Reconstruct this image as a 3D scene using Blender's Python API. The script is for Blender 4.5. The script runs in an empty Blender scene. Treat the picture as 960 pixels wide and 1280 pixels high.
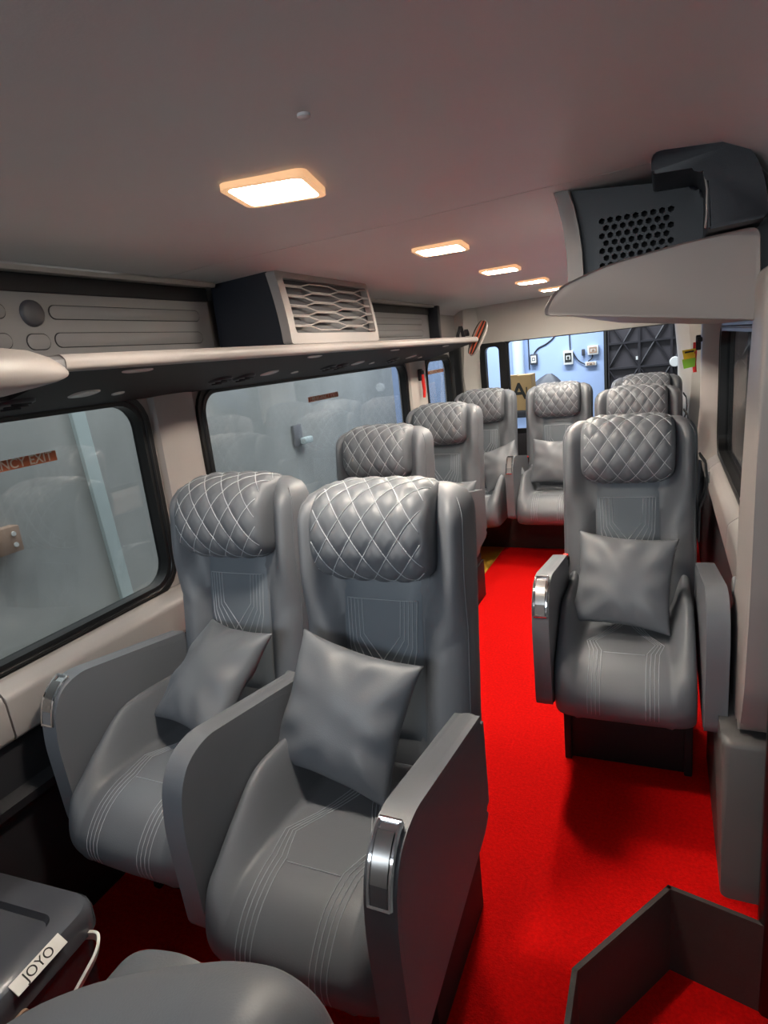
import bpy, bmesh, math, random
from math import sin, cos, pi, radians, sqrt, exp
from mathutils import Vector, Matrix, Euler
random.seed(5)
S = bpy.context.scene
C = S.collection

# ------------------------------------------------------------------ materials
def mat(name, col, rough=.5, metal=0., noise=0., nscale=40., bump=0., bscale=200., spec=.5, coat=0., sheen=0.):
    m = bpy.data.materials.new(name); m.use_nodes = True
    nt = m.node_tree; b = nt.nodes['Principled BSDF']
    b.inputs['Base Color'].default_value = (*col, 1)
    b.inputs['Roughness'].default_value = rough
    b.inputs['Metallic'].default_value = metal
    b.inputs['Specular IOR Level'].default_value = spec
    b.inputs['Coat Weight'].default_value = coat
    b.inputs['Sheen Weight'].default_value = sheen
    tc = nt.nodes.new('ShaderNodeTexCoord')
    if noise:
        n = nt.nodes.new('ShaderNodeTexNoise'); n.inputs['Scale'].default_value = nscale; n.inputs['Detail'].default_value = 4
        nt.links.new(tc.outputs['Object'], n.inputs['Vector'])
        mx = nt.nodes.new('ShaderNodeMix'); mx.data_type = 'RGBA'
        mx.inputs[6].default_value = (*[c * (1 - noise) for c in col], 1)
        mx.inputs[7].default_value = (*[min(1, c * (1 + noise)) for c in col], 1)
        nt.links.new(n.outputs['Fac'], mx.inputs[0]); nt.links.new(mx.outputs[2], b.inputs['Base Color'])
    if bump:
        n2 = nt.nodes.new('ShaderNodeTexNoise'); n2.inputs['Scale'].default_value = bscale; n2.inputs['Detail'].default_value = 3
        nt.links.new(tc.outputs['Object'], n2.inputs['Vector'])
        bp = nt.nodes.new('ShaderNodeBump'); bp.inputs['Strength'].default_value = bump; bp.inputs['Distance'].default_value = .004
        nt.links.new(n2.outputs['Fac'], bp.inputs['Height']); nt.links.new(bp.outputs['Normal'], b.inputs['Normal'])
    return m

def emit(name, col, strength):
    m = bpy.data.materials.new(name); m.use_nodes = True
    nt = m.node_tree; b = nt.nodes['Principled BSDF']
    b.inputs['Base Color'].default_value = (*col, 1)
    b.inputs['Emission Color'].default_value = (*col, 1); b.inputs['Emission Strength'].default_value = strength
    return m

def glass(name, tint, refl):
    m = bpy.data.materials.new(name); m.use_nodes = True
    nt = m.node_tree; nt.nodes.clear()
    o = nt.nodes.new('ShaderNodeOutputMaterial'); mx = nt.nodes.new('ShaderNodeMixShader')
    t = nt.nodes.new('ShaderNodeBsdfTransparent'); g = nt.nodes.new('ShaderNodeBsdfGlossy')
    t.inputs[0].default_value = (*tint, 1); g.inputs['Roughness'].default_value = .03
    f = nt.nodes.new('ShaderNodeLayerWeight'); f.inputs['Blend'].default_value = .5
    pw_ = nt.nodes.new('ShaderNodeMath'); pw_.operation = 'POWER'; pw_.inputs[1].default_value = 4.0
    a = nt.nodes.new('ShaderNodeMath'); a.operation = 'MULTIPLY_ADD'; a.inputs[1].default_value = .45; a.inputs[2].default_value = refl
    a.use_clamp = True
    nt.links.new(f.outputs['Facing'], pw_.inputs[0]); nt.links.new(pw_.outputs[0], a.inputs[0]); nt.links.new(a.outputs[0], mx.inputs[0])
    nt.links.new(t.outputs[0], mx.inputs[1]); nt.links.new(g.outputs[0], mx.inputs[2]); nt.links.new(mx.outputs[0], o.inputs[0])
    return m

M = dict(
    leather=mat('grey_leather', (.152, .162, .183), .46, noise=.05, nscale=6, bump=.10, bscale=420),
    leather_quilt=mat('quilted_leather', (.140, .151, .172), .46, noise=.04, nscale=6, bump=.08, bscale=420),
    leather_panel=mat('panel_leather', (.145, .168, .198), .45, noise=.04, nscale=8, bump=.08, bscale=420),
    thread=mat('grey_thread', (.50, .53, .57), .7),
    thread_dim=mat('dim_thread', (.38, .41, .45), .7),
    black=mat('black_plastic', (.012, .012, .015), .65, noise=.1, nscale=9, bump=.15, bscale=500),
    navy=mat('blue_black_plastic', (.014, .016, .024), .38, noise=.08, nscale=7, bump=.1, bscale=600),
    rubber=mat('black_rubber', (.008, .008, .009), .35, noise=.1, nscale=20),
    chrome=mat('chrome', (.82, .82, .84), .10, 1., noise=.02, nscale=30),
    steel=mat('brushed_steel', (.45, .44, .44), .28, 1., noise=.06, nscale=60),
    beige=mat('warm_grey_trim', (.335, .308, .298), .42, noise=.03, nscale=5, bump=.06, bscale=500),
    cream=mat('cream_trim', (.52, .495, .465), .5, noise=.03, nscale=5, bump=.05, bscale=400),
    ceil=mat('headliner', (.68, .68, .685), .46, noise=.04, nscale=3, bump=.05, bscale=250),
    panelgrey=mat('grey_moulded_panel', (.20, .195, .205), .5, noise=.04, nscale=8, bump=.08, bscale=500),
    darkpanel=mat('charcoal_panel', (.022, .022, .026), .5, noise=.12, nscale=7, bump=.12, bscale=500),
    greytrim=mat('grey_trim', (.12, .115, .115), .45, noise=.06, nscale=7, bump=.1, bscale=500),
    riser=mat('dark_step_trim', (.042, .036, .034), .6, noise=.12, nscale=25, bump=.2, bscale=300),
    carpet=mat('red_carpet', (.80, .004, .003), .95, noise=.32, nscale=110, bump=1., bscale=260, spec=.1),
    mustard=mat('mustard_floor', (.62, .36, .03), .7, noise=.15, nscale=20),
    white=mat('white_plastic', (.78, .76, .72), .35, noise=.03, nscale=20),
    boxlid=mat('smoky_plastic', (.075, .078, .092), .16, noise=.06, nscale=10, coat=.4),
    boxbody=mat('dark_smoky_plastic', (.03, .03, .036), .22, noise=.08, nscale=10, coat=.3),
    bronze=mat('tan_clip', (.42, .27, .19), .4, noise=.08, nscale=30),
    red=mat('red_plastic', (.80, .02, .015), .35, noise=.05, nscale=30),
    yellow=mat('yellow_card', (.85, .62, .02), .6, noise=.05, nscale=30),
    green=mat('green_card', (.22, .52, .03), .6, noise=.05, nscale=30),
    sticker=mat('brown_red_sticker', (.42, .105, .04), .5, noise=.15, nscale=60),
    stickertext=mat('pale_lettering', (.62, .52, .42), .6, noise=.03, nscale=50),
    frameglow=emit('amber_lamp_rim', (1.0, .58, .30), .32),
    diffuser=emit('lamp_diffuser', (1.0, .90, .76), 105.),
    glass=glass('side_glass', (.76, .78, .78), .10),
    rearglass=glass('rear_glass', (.92, .95, .97), .0),
    lampglass=mat('lamp_lens', (.62, .60, .58), .25, noise=.03, nscale=30),
    gwall=mat('grey_painted_wall', (.42, .42, .40), .85, noise=.42, nscale=1.3, bump=.1, bscale=30),
    bwall=mat('blue_painted_wall', (.38, .48, .72), .8, noise=.06, nscale=2.5, bump=.05, bscale=40),
    gfloor=mat('garage_concrete', (.33, .33, .32), .85, noise=.25, nscale=3),
    strip=mat('pale_batten', (.60, .68, .67), .7, noise=.12, nscale=8),
    gate=mat('dark_gate_steel', (.055, .047, .052), .5, noise=.2, nscale=6),
    gatebar=mat('gate_bar_steel', (.030, .026, .030), .45, noise=.15, nscale=9),
    card=mat('cardboard', (.46, .29, .13), .85, noise=.12, nscale=14),
    ink=mat('black_ink', (.02, .018, .015), .7, noise=.05, nscale=40),
    column=mat('pale_column', (.62, .70, .78), .35, noise=.05, nscale=6),
    junk=mat('dark_clutter', (.05, .05, .06), .5, noise=.25, nscale=12),
    shoe_red=mat('orange_red_band', (.62, .12, .06), .6, noise=.1, nscale=40),
    shoe_grey=mat('grey_sole', (.32, .29, .27), .7, noise=.1, nscale=40),
)

# ------------------------------------------------------------------ helpers
def obj(name, bm, m, parent=None, smooth=35, loc=None, rot=None, mats=None):
    bmesh.ops.recalc_face_normals(bm, faces=bm.faces[:])
    me = bpy.data.meshes.new(name); bm.to_mesh(me); bm.free()
    me.materials.append(M[m] if isinstance(m, str) else m)
    for x in (mats or []): me.materials.append(M[x])
    if smooth:
        for p in me.polygons: p.use_smooth = True
        if smooth < 179: me.set_sharp_from_angle(angle=radians(smooth))
    o = bpy.data.objects.new(name, me); C.objects.link(o)
    if parent: o.parent = parent
    if loc: o.location = loc
    if rot: o.rotation_euler = rot
    return o
def thing(name, label, cat, loc=(0, 0, 0), rz=0, group=None):
    o = bpy.data.objects.new(name, None); C.objects.link(o); o.empty_display_size = .05
    o.location = loc; o.rotation_euler = (0, 0, rz); return tag(o, label, cat, group)
def tag(o, label, cat, group=None):
    o['label'] = label; o['category'] = cat
    if group: o['group'] = group
    return o
def struct(o, label=None):
    o['kind'] = 'structure'
    if label: o['label'] = label
    return o
def BM(): return bmesh.new()
def box(bm, x0, x1, y0, y1, z0, z1, bev=0., seg=2, mtx=None):
    r = bmesh.ops.create_cube(bm, size=1)
    vs = r['verts']
    bmesh.ops.scale(bm, verts=vs, vec=(x1 - x0, y1 - y0, z1 - z0))
    bmesh.ops.translate(bm, verts=vs, vec=((x0 + x1) / 2, (y0 + y1) / 2, (z0 + z1) / 2))
    if bev:
        es = list({e for v in vs for e in v.link_edges})
        q = bmesh.ops.bevel(bm, geom=es, offset=bev, segments=seg, affect='EDGES', profile=.5)
        vs = list({v for f in q['faces'] for v in f.verts} | {v for v in vs if v.is_valid})
    if mtx is not None: bmesh.ops.transform(bm, matrix=mtx, verts=[v for v in vs if v.is_valid])
    return bm
def to3(axis, a, b, c):
    return {'X': (c, a, b), 'Y': (a, c, b), 'Z': (a, b, c)}[axis]
def prism(bm, poly, axis, c0, c1, bev=0., seg=2):
    """poly: 2-D outline. axis X: (y,z), Y: (x,z), Z: (x,y)"""
    a = [bm.verts.new(to3(axis, p[0], p[1], c0)) for p in poly]
    b = [bm.verts.new(to3(axis, p[0], p[1], c1)) for p in poly]
    n = len(poly); fs = [bm.faces.new(a), bm.faces.new(b[::-1])]
    for i in range(n): bm.faces.new((a[i], b[i], b[(i + 1) % n], a[(i + 1) % n]))
    if bev:
        es = list(fs[0].edges) + list(fs[1].edges)
        bmesh.ops.bevel(bm, geom=es, offset=bev, segments=seg, affect='EDGES', profile=.5)
    return bm
def plate(bm, outer, holes, axis, c0, c1):
    """flat plate with holes, extruded from c0 to c1"""
    loops = [outer] + holes
    def lay(c):
        es, L = [], []
        for lp in loops:
            vs = [bm.verts.new(to3(axis, p[0], p[1], c)) for p in lp]
            L.append(vs)
            for i in range(len(vs)): es.append(bm.edges.new((vs[i], vs[(i + 1) % len(vs)])))
        bmesh.ops.triangle_fill(bm, edges=es, use_beauty=True)
        return L
    A, B = lay(c0), lay(c1)
    for la, lb in zip(A, B):
        n = len(la)
        for i in range(n): bm.faces.new((la[i], la[(i + 1) % n], lb[(i + 1) % n], lb[i]))
    return bm
def rrect(x0, x1, y0, y1, r, n=6):
    P = []
    for cx, cy, a in ((x1 - r, y1 - r, 0), (x0 + r, y1 - r, 90), (x0 + r, y0 + r, 180), (x1 - r, y0 + r, 270)):
        for i in range(n + 1):
            t = radians(a + 90 * i / n); P.append((cx + r * cos(t), cy + r * sin(t)))
    return P
def rpoly(pts, r, n=5):
    """round the corners of a 2-D polygon; r is a number or a list"""
    out = []; N = len(pts)
    for i, p in enumerate(pts):
        rr = r[i] if isinstance(r, (list, tuple)) else r
        p = Vector(p); a = Vector(pts[i - 1]); b = Vector(pts[(i + 1) % N])
        if rr <= 0: out.append(tuple(p)); continue
        da, db = (a - p), (b - p); k = min(rr, da.length * .48, db.length * .48)
        A = p + da.normalized() * k; B = p + db.normalized() * k
        for j in range(n + 1):
            t = j / n; out.append(tuple(A * (1 - t) ** 2 + p * 2 * t * (1 - t) + B * t * t))
    return out
def loft(bm, rings, cap=True, closed=True):
    V = [[bm.verts.new(p) for p in r] for r in rings]; n = len(V[0])
    for i in range(len(V) - 1):
        for j in range(n if closed else n - 1):
            k = (j + 1) % n; bm.faces.new((V[i][j], V[i][k], V[i + 1][k], V[i + 1][j]))
    if cap: bm.faces.new(V[0]); bm.faces.new(V[-1][::-1])
    return bm
def tube(bm, pts, r, n=6, cyc=False):
    pts = [Vector(p) for p in pts]; N = len(pts); rings = []; up = None
    for i, p in enumerate(pts):
        d = (pts[(i + 1) % N] - pts[i - 1]) if cyc else (pts[min(i + 1, N - 1)] - pts[max(i - 1, 0)])
        if d.length < 1e-9: d = Vector((0, 0, 1))
        d.normalize()
        if up is None: up = Vector((0, 0, 1)) if abs(d.z) < .9 else Vector((1, 0, 0))
        s = d.cross(up); s.normalize(); up = s.cross(d)
        rr = r(i / (N - 1)) if callable(r) else r
        rings.append([p + (s * cos(2 * pi * j / n) + up * sin(2 * pi * j / n)) * rr for j in range(n)])
    if cyc: rings.append(rings[0]); loft(bm, rings, cap=False); bmesh.ops.remove_doubles(bm, verts=bm.verts[:], dist=1e-6)
    else: loft(bm, rings)
    return bm
def ribbon(bm, pts, w, t, side):
    """rectangular strap along pts; side = width direction"""
    pts = [Vector(p) for p in pts]; side = Vector(side).normalized(); rings = []
    for i, p in enumerate(pts):
        d = (pts[min(i + 1, len(pts) - 1)] - pts[max(i - 1, 0)]).normalized()
        nn = d.cross(side).normalized()
        rings.append([p + side * a * w / 2 + nn * b * t / 2 for a, b in ((-1, -1), (1, -1), (1, 1), (-1, 1))])
    return loft(bm, rings)
def lathe(bm, prof, n=24, axis='Z', at=(0, 0, 0)):
    rings = []
    for r, h in prof:
        ring = []
        for j in range(n):
            t = 2 * pi * j / n
            p = {'Z': (r * cos(t), r * sin(t), h), 'X': (h, r * cos(t), r * sin(t)), 'Y': (r * cos(t), h, r * sin(t))}[axis]
            ring.append((p[0] + at[0], p[1] + at[1], p[2] + at[2]))
        rings.append(ring)
    return loft(bm, rings)
def sm(a, b, x):
    t = max(0., min(1., (x - a) / (b - a))); return t * t * (3 - 2 * t)
def children(o): return [c for c in bpy.data.objects if c.parent == o]
def copy_tree(o, skip=(), parent=None):
    c = o.copy(); C.objects.link(c)
    if parent is not None: c.parent = parent
    for ch in children(o):
        if ch in skip: continue
        copy_tree(ch, skip, c)
    return c
def text_obj(name, body, size, m, parent, mtx, ext=.0008, font_bold=.0):
    cu = bpy.data.curves.new(name, 'FONT'); cu.body = body; cu.size = size; cu.extrude = ext; cu.align_x = 'CENTER'; cu.align_y = 'CENTER'
    cu.offset = font_bold
    t = bpy.data.objects.new(name + '_tmp', cu); C.objects.link(t)
    bpy.context.view_layer.update()
    me = bpy.data.meshes.new_from_object(t.evaluated_get(bpy.context.evaluated_depsgraph_get()))
    bpy.data.objects.remove(t); me.transform(mtx); me.materials.clear(); me.materials.append(M[m])
    o = bpy.data.objects.new(name, me); C.objects.link(o)
    if parent: o.parent = parent
    return o
def basis(xd, yd, loc):
    x = Vector(xd).normalized(); y = Vector(yd); y = (y - x * y.dot(x)).normalized(); z = x.cross(y)
    m = Matrix.Identity(4)
    for i in range(3): m[i][0], m[i][1], m[i][2], m[i][3] = x[i], y[i], z[i], loc[i]
    return m

# ------------------------------------------------------------------ camera (van: X right, Y to the rear, Z up; floor z = 0)
H = 1.40
yaw, pitch, roll, F = radians(25.165), radians(13.9), radians(-6.158), 770.
fw = Vector((-sin(yaw) * cos(pitch), cos(yaw) * cos(pitch), -sin(pitch)))
r0 = Vector((cos(yaw), sin(yaw), 0)); u0 = r0.cross(fw)
R = r0 * cos(roll) + u0 * sin(roll); U = u0 * cos(roll) - r0 * sin(roll)
cd = bpy.data.cameras.new('camera'); cam = bpy.data.objects.new('camera', cd); C.objects.link(cam)
mm = Matrix.Identity(4)
for i in range(3): mm[i][0], mm[i][1], mm[i][2] = R[i], U[i], -fw[i]
mm[2][3] = H
cam.matrix_world = mm; cd.sensor_fit = 'AUTO'; cd.sensor_width = 36; cd.lens = F / 1280 * 36; cd.clip_start = .02
S.camera = cam
S.view_settings.view_transform = 'Standard'; S.view_settings.look = 'None'
S.view_settings.gamma = 1; S.view_settings.use_curve_mapping = False
S.view_settings.exposure = 1.05

# ------------------------------------------------------------------ the van's shell
LW, RW, RY = -1.5, .27, 5.0
# floor with the stepwell cut out on the right
step = [(-.185, -.7), (-.185, 1.135), (.016, 1.44), (.32, 1.37)]
bm = BM()
prism(bm, [(LW, -.8), (-.187, -.8), (-.187, 1.135), (.014, 1.443), (.32, 1.375), (.32, RY), (LW, RY)], 'Z', -.03, 0)
floor = struct(obj('floor', bm, 'carpet', smooth=0), 'bright red carpet along the aisle of the van')
bm = BM(); prism(bm, [(-.18, -.7), (-.18, 1.13), (.012, 1.43), (.34, 1.36), (.34, -.7)], 'Z', -.27, -.25)
struct(obj('floor_step', bm, 'carpet', smooth=0), 'red carpet on the sunken entry step at the lower right')
# riser walls of the stepwell with a lip
bm = BM()
def wallseg(bm, p, q, z0, z1, t):
    p, q = Vector((*p, 0)), Vector((*q, 0)); d = (q - p).normalized(); n = Vector((-d.y, d.x, 0)) * t
    ring = [p, q, q + n, p + n]
    loft(bm, [[(v.x, v.y, z0) for v in ring], [(v.x, v.y, z1) for v in ring]])
for a, b in zip(step[:-1], step[1:]): wallseg(bm, b, a, -.26, .012, .012)
struct(obj('trim_1', bm, 'riser', smooth=0), 'dark riser panel around the entry step')

# left wall: windows in the plane X = LW
WL = [(-.25, 1.46, .765, 1.345), (1.77, 3.70, .765, 1.345), (4.12, 4.62, .765, 1.345)]
bm = BM()
plate(bm, [(-.8, -.03), (RY, -.03), (RY, 1.72), (-.8, 1.72)], [rrect(a - .03, b + .03, c - .03, d + .03, .10) for a, b, c, d in WL], 'X', LW - .05, LW)
struct(obj('wall_left', bm, 'beige', smooth=0), 'warm grey van side wall with three windows')
def window(n, X, rect, sgn, label):
    """sgn: +1 inside of the van lies towards +X"""
    a, b, c, d = rect
    root = struct(thing('window_%d' % n, label, 'window', (0, 0, 0)))
    del root['category']
    bm = BM(); plate(bm, rrect(a - .04, b + .04, c - .04, d + .04, .11), [rrect(a, b, c, d, .075)], 'X', X - sgn * .03, X + sgn * .012)
    obj('window_seal', bm, 'rubber', root, 50)
    bm = BM(); 
    lp = rrect(a - .018, b + .018, c - .018, d + .018, .09)
    tube(bm, [(X + sgn * .012, p[0], p[1]) for p in lp], .006, 6, True)
    obj('seal_bead', bm, 'rubber', root, 180)
    bm = BM(); plate(bm, rrect(a - .01, b + .01, c - .01, d + .01, .08), [], 'X', X - sgn * .022, X - sgn * .018)
    obj('pane', bm, 'glass', root, 0)
    return root
w1 = window(1, LW, WL[0], 1, 'nearest left side window with grey garage wall beyond')
w2 = window(2, LW, WL[1], 1, 'long middle window of the left wall')
w3 = window(3, LW, WL[2], 1, 'small rear window of the left wall')
# exit stickers on the panes
def exit_sticker(y0, y1, z0, z1, txt, size, lab):
    root = thing('exit_sticker', lab, 'sticker', (LW - .0165, (y0 + y1) / 2, z0), group='exit stickers on the left windows')
    h = z1 - z0; w = y1 - y0
    bm = BM(); box(bm, 0, .0015, -w / 2, w / 2, 0, h); obj('backing', bm, 'sticker', root, 0)
    text_obj('lettering', txt, size, 'stickertext', root, basis((0, 1, 0), (0, 0, 1), (.0020, 0, h / 2)), .0003, .0004)
exit_sticker(.865, 1.165, 1.225, 1.252, 'EMERGENCY EXIT', .034, 'brown-red EMERGENCY EXIT sticker on the nearest left window')
exit_sticker(2.53, 2.83, 1.238, 1.262, 'EMERGENCY EXIT', .034, 'brown-red EMERGENCY EXIT sticker on the long middle window')
exit_sticker(4.20, 4.54, 1.258, 1.282, 'EMERGENCY EXIT', .037, 'brown-red EMERGENCY EXIT sticker on the small rear window')

# sill mouldings under the left windows (one piece per window), dark lower panel
def sill(n, X, sgn, y0, y1, label):
    s = sgn
    prof = [(X, .735), (X + s * .02, .735), (X + s * .048, .715), (X + s * .062, .700), (X + s * .066, .60), (X + s * .05, .588), (X, .588)]
    bm = BM(); prism(bm, rpoly(prof, .008, 3), 'Y', y0, y1, .003)
    struct(obj('trim_%d' % n, bm, 'beige', None, 40), label)
sill(2, LW, 1, -.75, .815, 'front piece of the beige sill under the left windows')
sill(3, LW, 1, .820, 1.585, 'beige sill under the nearest left window')
sill(4, LW, 1, 1.590, 3.78, 'beige sill under the long left window')
sill(5, LW, 1, 3.785, 4.72, 'beige sill under the small left window')
bm = BM()
prism(bm, [(LW, -.02), (LW + .045, -.02), (LW + .045, .40), (LW + .075, .43), (LW + .08, .455), (LW + .05, .47), (LW + .035, .585), (LW, .585)], 'Y', -.8, 4.9)
struct(obj('baseboard_left', bm, 'darkpanel', smooth=30), 'dark lower lining below the left sill')
# pillar covers between the left windows
def pillar(n, X, sgn, y0, y1, z0, z1, label, m='beige'):
    bm = BM(); s = sgn; w = y1 - y0
    for k, z in enumerate((z0, z1)): pass
    prof = [(X, y0), (X + s * .020, y0 + .01), (X + s * .034, y0 + w * .28), (X + s * .034, y0 + w * .72), (X + s * .020, y1 - .01), (X, y1)]
    prism(bm, [(p[0], p[1]) for p in prof], 'Z', z0, z1)
    struct(obj('trim_%d' % n, bm, m, None, 30), label)
pillar(6, LW, 1, 1.515, 1.715, .735, 1.40, 'beige pillar between the two nearer left windows')
pillar(7, LW, 1, 3.755, 4.065, .735, 1.40, 'beige pillar between the long and the small left window', 'cream')
# black mullion behind the small window, then the cream rear corner post
bm = BM(); prism(bm, [(LW, 4.66), (LW + .03, 4.67), (LW + .055, 4.74), (LW + .055, 4.80), (LW + .03, 4.88), (LW, 4.9)], 'Z', .55, 1.42)
struct(obj('trim_8', bm, 'rubber', None, 30), 'black post between the small left window and the rear corner')
bm = BM()
loft(bm, [[(LW, 4.86, z), (LW + .07 + b, 4.84, z), (LW + .15 + b, 4.92, z), (LW + .17 + b, RY, z), (LW, RY, z)]
          for z, b in ((0, 0), (.75, .02), (1.0, .0), (1.2, -.02), (1.40, .0), (1.72, .01))])
struct(obj('trim_9', bm, 'cream', None, 40), 'cream rear left corner post')

# right wall
WR = [(1.74, 3.60, .765, 1.36), (4.00, 4.62, .765, 1.345)]
bm = BM()
plate(bm, [(1.52, -.03), (RY, -.03), (RY, 1.6), (1.52, 1.6)], [rrect(a - .03, b + .03, c - .03, d + .03, .10) for a, b, c, d in WR], 'X', RW, RW + .05)
struct(obj('wall_right', bm, 'beige', smooth=0), 'warm grey van side wall behind the right seats')
window(4, RW, WR[0], -1, 'right side window with reflections beside the right seats')
window(5, RW, WR[1], -1, 'rear right side window')
sill(10, RW, -1, 1.70, 2.40, 'near piece of the beige sill under the right window')
sill(11, RW, -1, 2.405, 3.40, 'middle piece of the beige sill under the right window')
sill(12, RW, -1, 3.405, 4.9, 'rear piece of the beige sill under the right window')
bm = BM(); prism(bm, [(RW, -.02), (RW - .06, -.02), (RW - .06, .30), (RW - .045, .585), (RW, .585)], 'Y', 1.9, 4.9)
struct(obj('baseboard_right', bm, 'darkpanel', smooth=30), 'dark lower lining below the right sill')
bm = BM(); loft(bm, [[(RW, y0, z), (RW - .02 - b, y0 + .02, z), (RW - .085 - b, y0 + .10, z), (RW - .085 - b, y0 + .27, z), (RW - .03, y0 + .33, z), (RW, y0 + .34, z)]
                     for z, b, y0 in ((.70, .03, 3.58), (.80, .012, 3.63), (.95, 0, 3.645), (1.2, 0, 3.645), (1.45, .0, 3.645))])
struct(obj('trim_13', bm, 'beige', None, 40), 'beige pillar at the rear end of the right window')
bm = BM(); loft(bm, [[(RW, 4.70, z), (RW - .10 - b, 4.72, z), (RW - .17 - b, 4.82, z), (RW - .18 - b, RY, z), (RW, RY, z)]
                     for z, b in ((0, 0), (.75, .02), (1.0, .0), (1.2, .0), (1.40, .02), (1.72, .05))])
struct(obj('trim_14', bm, 'cream', None, 40), 'cream rear right corner post')
# front pillar beside the entry door (outline in the side plane)
pil = [(1.585, 1.50), (1.60, 1.40), (1.645, 1.28), (1.73, .93), (1.745, .76), (1.79, .66), (1.88, .59), (1.955, .50), (1.93, .45), (1.80, .395), (1.62, .385), (1.55, .42), (1.50, .55), (1.46, .80), (1.45, 1.05), (1.43, 1.50)]
bm = BM(); prism(bm, rpoly(pil, .03, 3), 'X', .175, .30, .02, 3)
pp = struct(obj('trim_15', bm, 'beige', None, 50), 'beige pillar between the right window and the entry door')
bm = BM(); lathe(bm, [(.001, .172), (.026, .172), (.030, .176), (.030, .18)], 20, 'X', (0, 1.80, .70)); obj('pillar_cap', bm, 'panelgrey', pp, 40)
gt = [(2.05, .49), (1.93, .46), (1.80, .40), (1.60, .39), (1.53, .40), (1.46, .05), (1.45, -.02), (2.05, -.02)]
bm = BM(); prism(bm, rpoly(gt, .02, 3), 'X', .136, .30, .018, 3)
struct(obj('trim_16', bm, 'greytrim', None, 50), 'grey lower trim below the beige pillar at the entry')
# entry door opening: black rubber seal tube round the frame
bm = BM(); tube(bm, [(.245, 1.40, -.26), (.245, 1.405, .2), (.245, 1.415, .55), (.245, 1.40, 1.0), (.245, 1.36, 1.42), (.24, 1.30, 1.52), (.24, .9, 1.54), (.24, -.3, 1.54)], .034, 10)
struct(obj('door_1', bm, 'rubber', None, 180), 'black rubber seal round the open entry door')
bm = BM(); prism(bm, [(1.36, -.3), (1.50, -.3), (1.50, 1.5), (1.36, 1.5)], 'X', .275, .33, .01)
struct(obj('trim_17', bm, 'black', None, 40), 'black door jamb outside the beige pillar')

# ceiling: a shallow dome running into the right cant rail
sec = [(LW - .05, 1.64), (-1.46, 1.690), (-1.40, 1.706), (-1.20, 1.715), (-.9, 1.720), (-.62, 1.724), (-.3, 1.734), (0, 1.740), (.10, 1.732), (.17, 1.698), (.22, 1.63), (.25, 1.53), (.268, 1.42)]
top = [(x + (.03 if x > .1 else 0), z + .04) for x, z in sec]
secp = sec + top[::-1]
bm = BM(); prism(bm, secp, 'Y', -.85, 1.558); prism(bm, secp, 'Y', 1.562, RY)
prism(bm, [(x, z + .02) for x, z in sec] + [(x, z + .06) for x, z in top[::-1]], 'Y', 1.5, 1.62)
struct(obj('ceiling', bm, 'ceil', None, 45), 'warm grey moulded ceiling with lamps along the middle')
bm = BM(); lathe(bm, [(.001, -.0025), (.006, -.0025), (.009, -.0005), (.009, .003)], 16, at=(-.435, .81, 1.72))
tag(obj('ceiling_plug', bm, 'ceil', None, 40), 'small round screw plug in the ceiling ahead of the nearest lamp', 'plug')

# rear: header over the opening, narrow left light, black post, wide right light
bm = BM()
hd = [(LW, 1.43), (.30, 1.43), (.30, 1.8), (LW, 1.8)]
prism(bm, hd, 'Y', RY - .01, RY + .06)
loft(bm, [[(x, RY - .09, 1.74), (x, RY - .035, 1.55), (x, RY - .03, 1.432), (x, RY, 1.43), (x, RY, 1.74)] for x in (LW, .27)])
wr = struct(obj('wall_rear', bm, 'cream', None, 30), 'cream rear header above the rear glass')
bm = BM(); prism(bm, [(LW, -.03), (.30, -.03), (.30, .70), (LW, .70)], 'Y', RY - .02, RY + .05)
struct(obj('baseboard_rear', bm, 'darkpanel', smooth=0), 'dark lower part of the rear door')
root = struct(thing('window_6', 'narrow rear window left of the black post', 'window')); del root['category']
bm = BM(); plate(bm, rrect(-1.345, -1.13, .70, 1.432, .03), [rrect(-1.30, -1.19, .80, 1.40, .035)], 'Y', RY - .03, RY + .03); obj('window_seal', bm, 'rubber', root, 40)
bm = BM(); box(bm, -1.31, -1.18, RY, RY + .004, .79, 1.41); obj('pane', bm, 'rearglass', root, 0)
root = struct(thing('window_7', 'wide rear window looking out on the blue garage wall and dark gate', 'window')); del root['category']
bm = BM(); plate(bm, [(-1.15, .70), (.16, .70), (.16, 1.436), (-1.15, 1.436)], [rrect(-1.118, .13, .74, 1.425, .02)], 'Y', RY - .01, RY + .02); obj('window_seal', bm, 'rubber', root, 40)
bm = BM(); box(bm, -1.12, .135, RY + .003, RY + .007, .735, 1.43); obj('pane', bm, 'rearglass', root, 0)

bm = BM(); box(bm, LW, -.22, -.42, -.36, 0, 1.02, .02); struct(obj('light_block_front', bm, 'darkpanel', None, 40), 'unseen low dark panel added to shade the front footwell')  # out-of-view blocker, added to keep the front fill off the footwell

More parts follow.
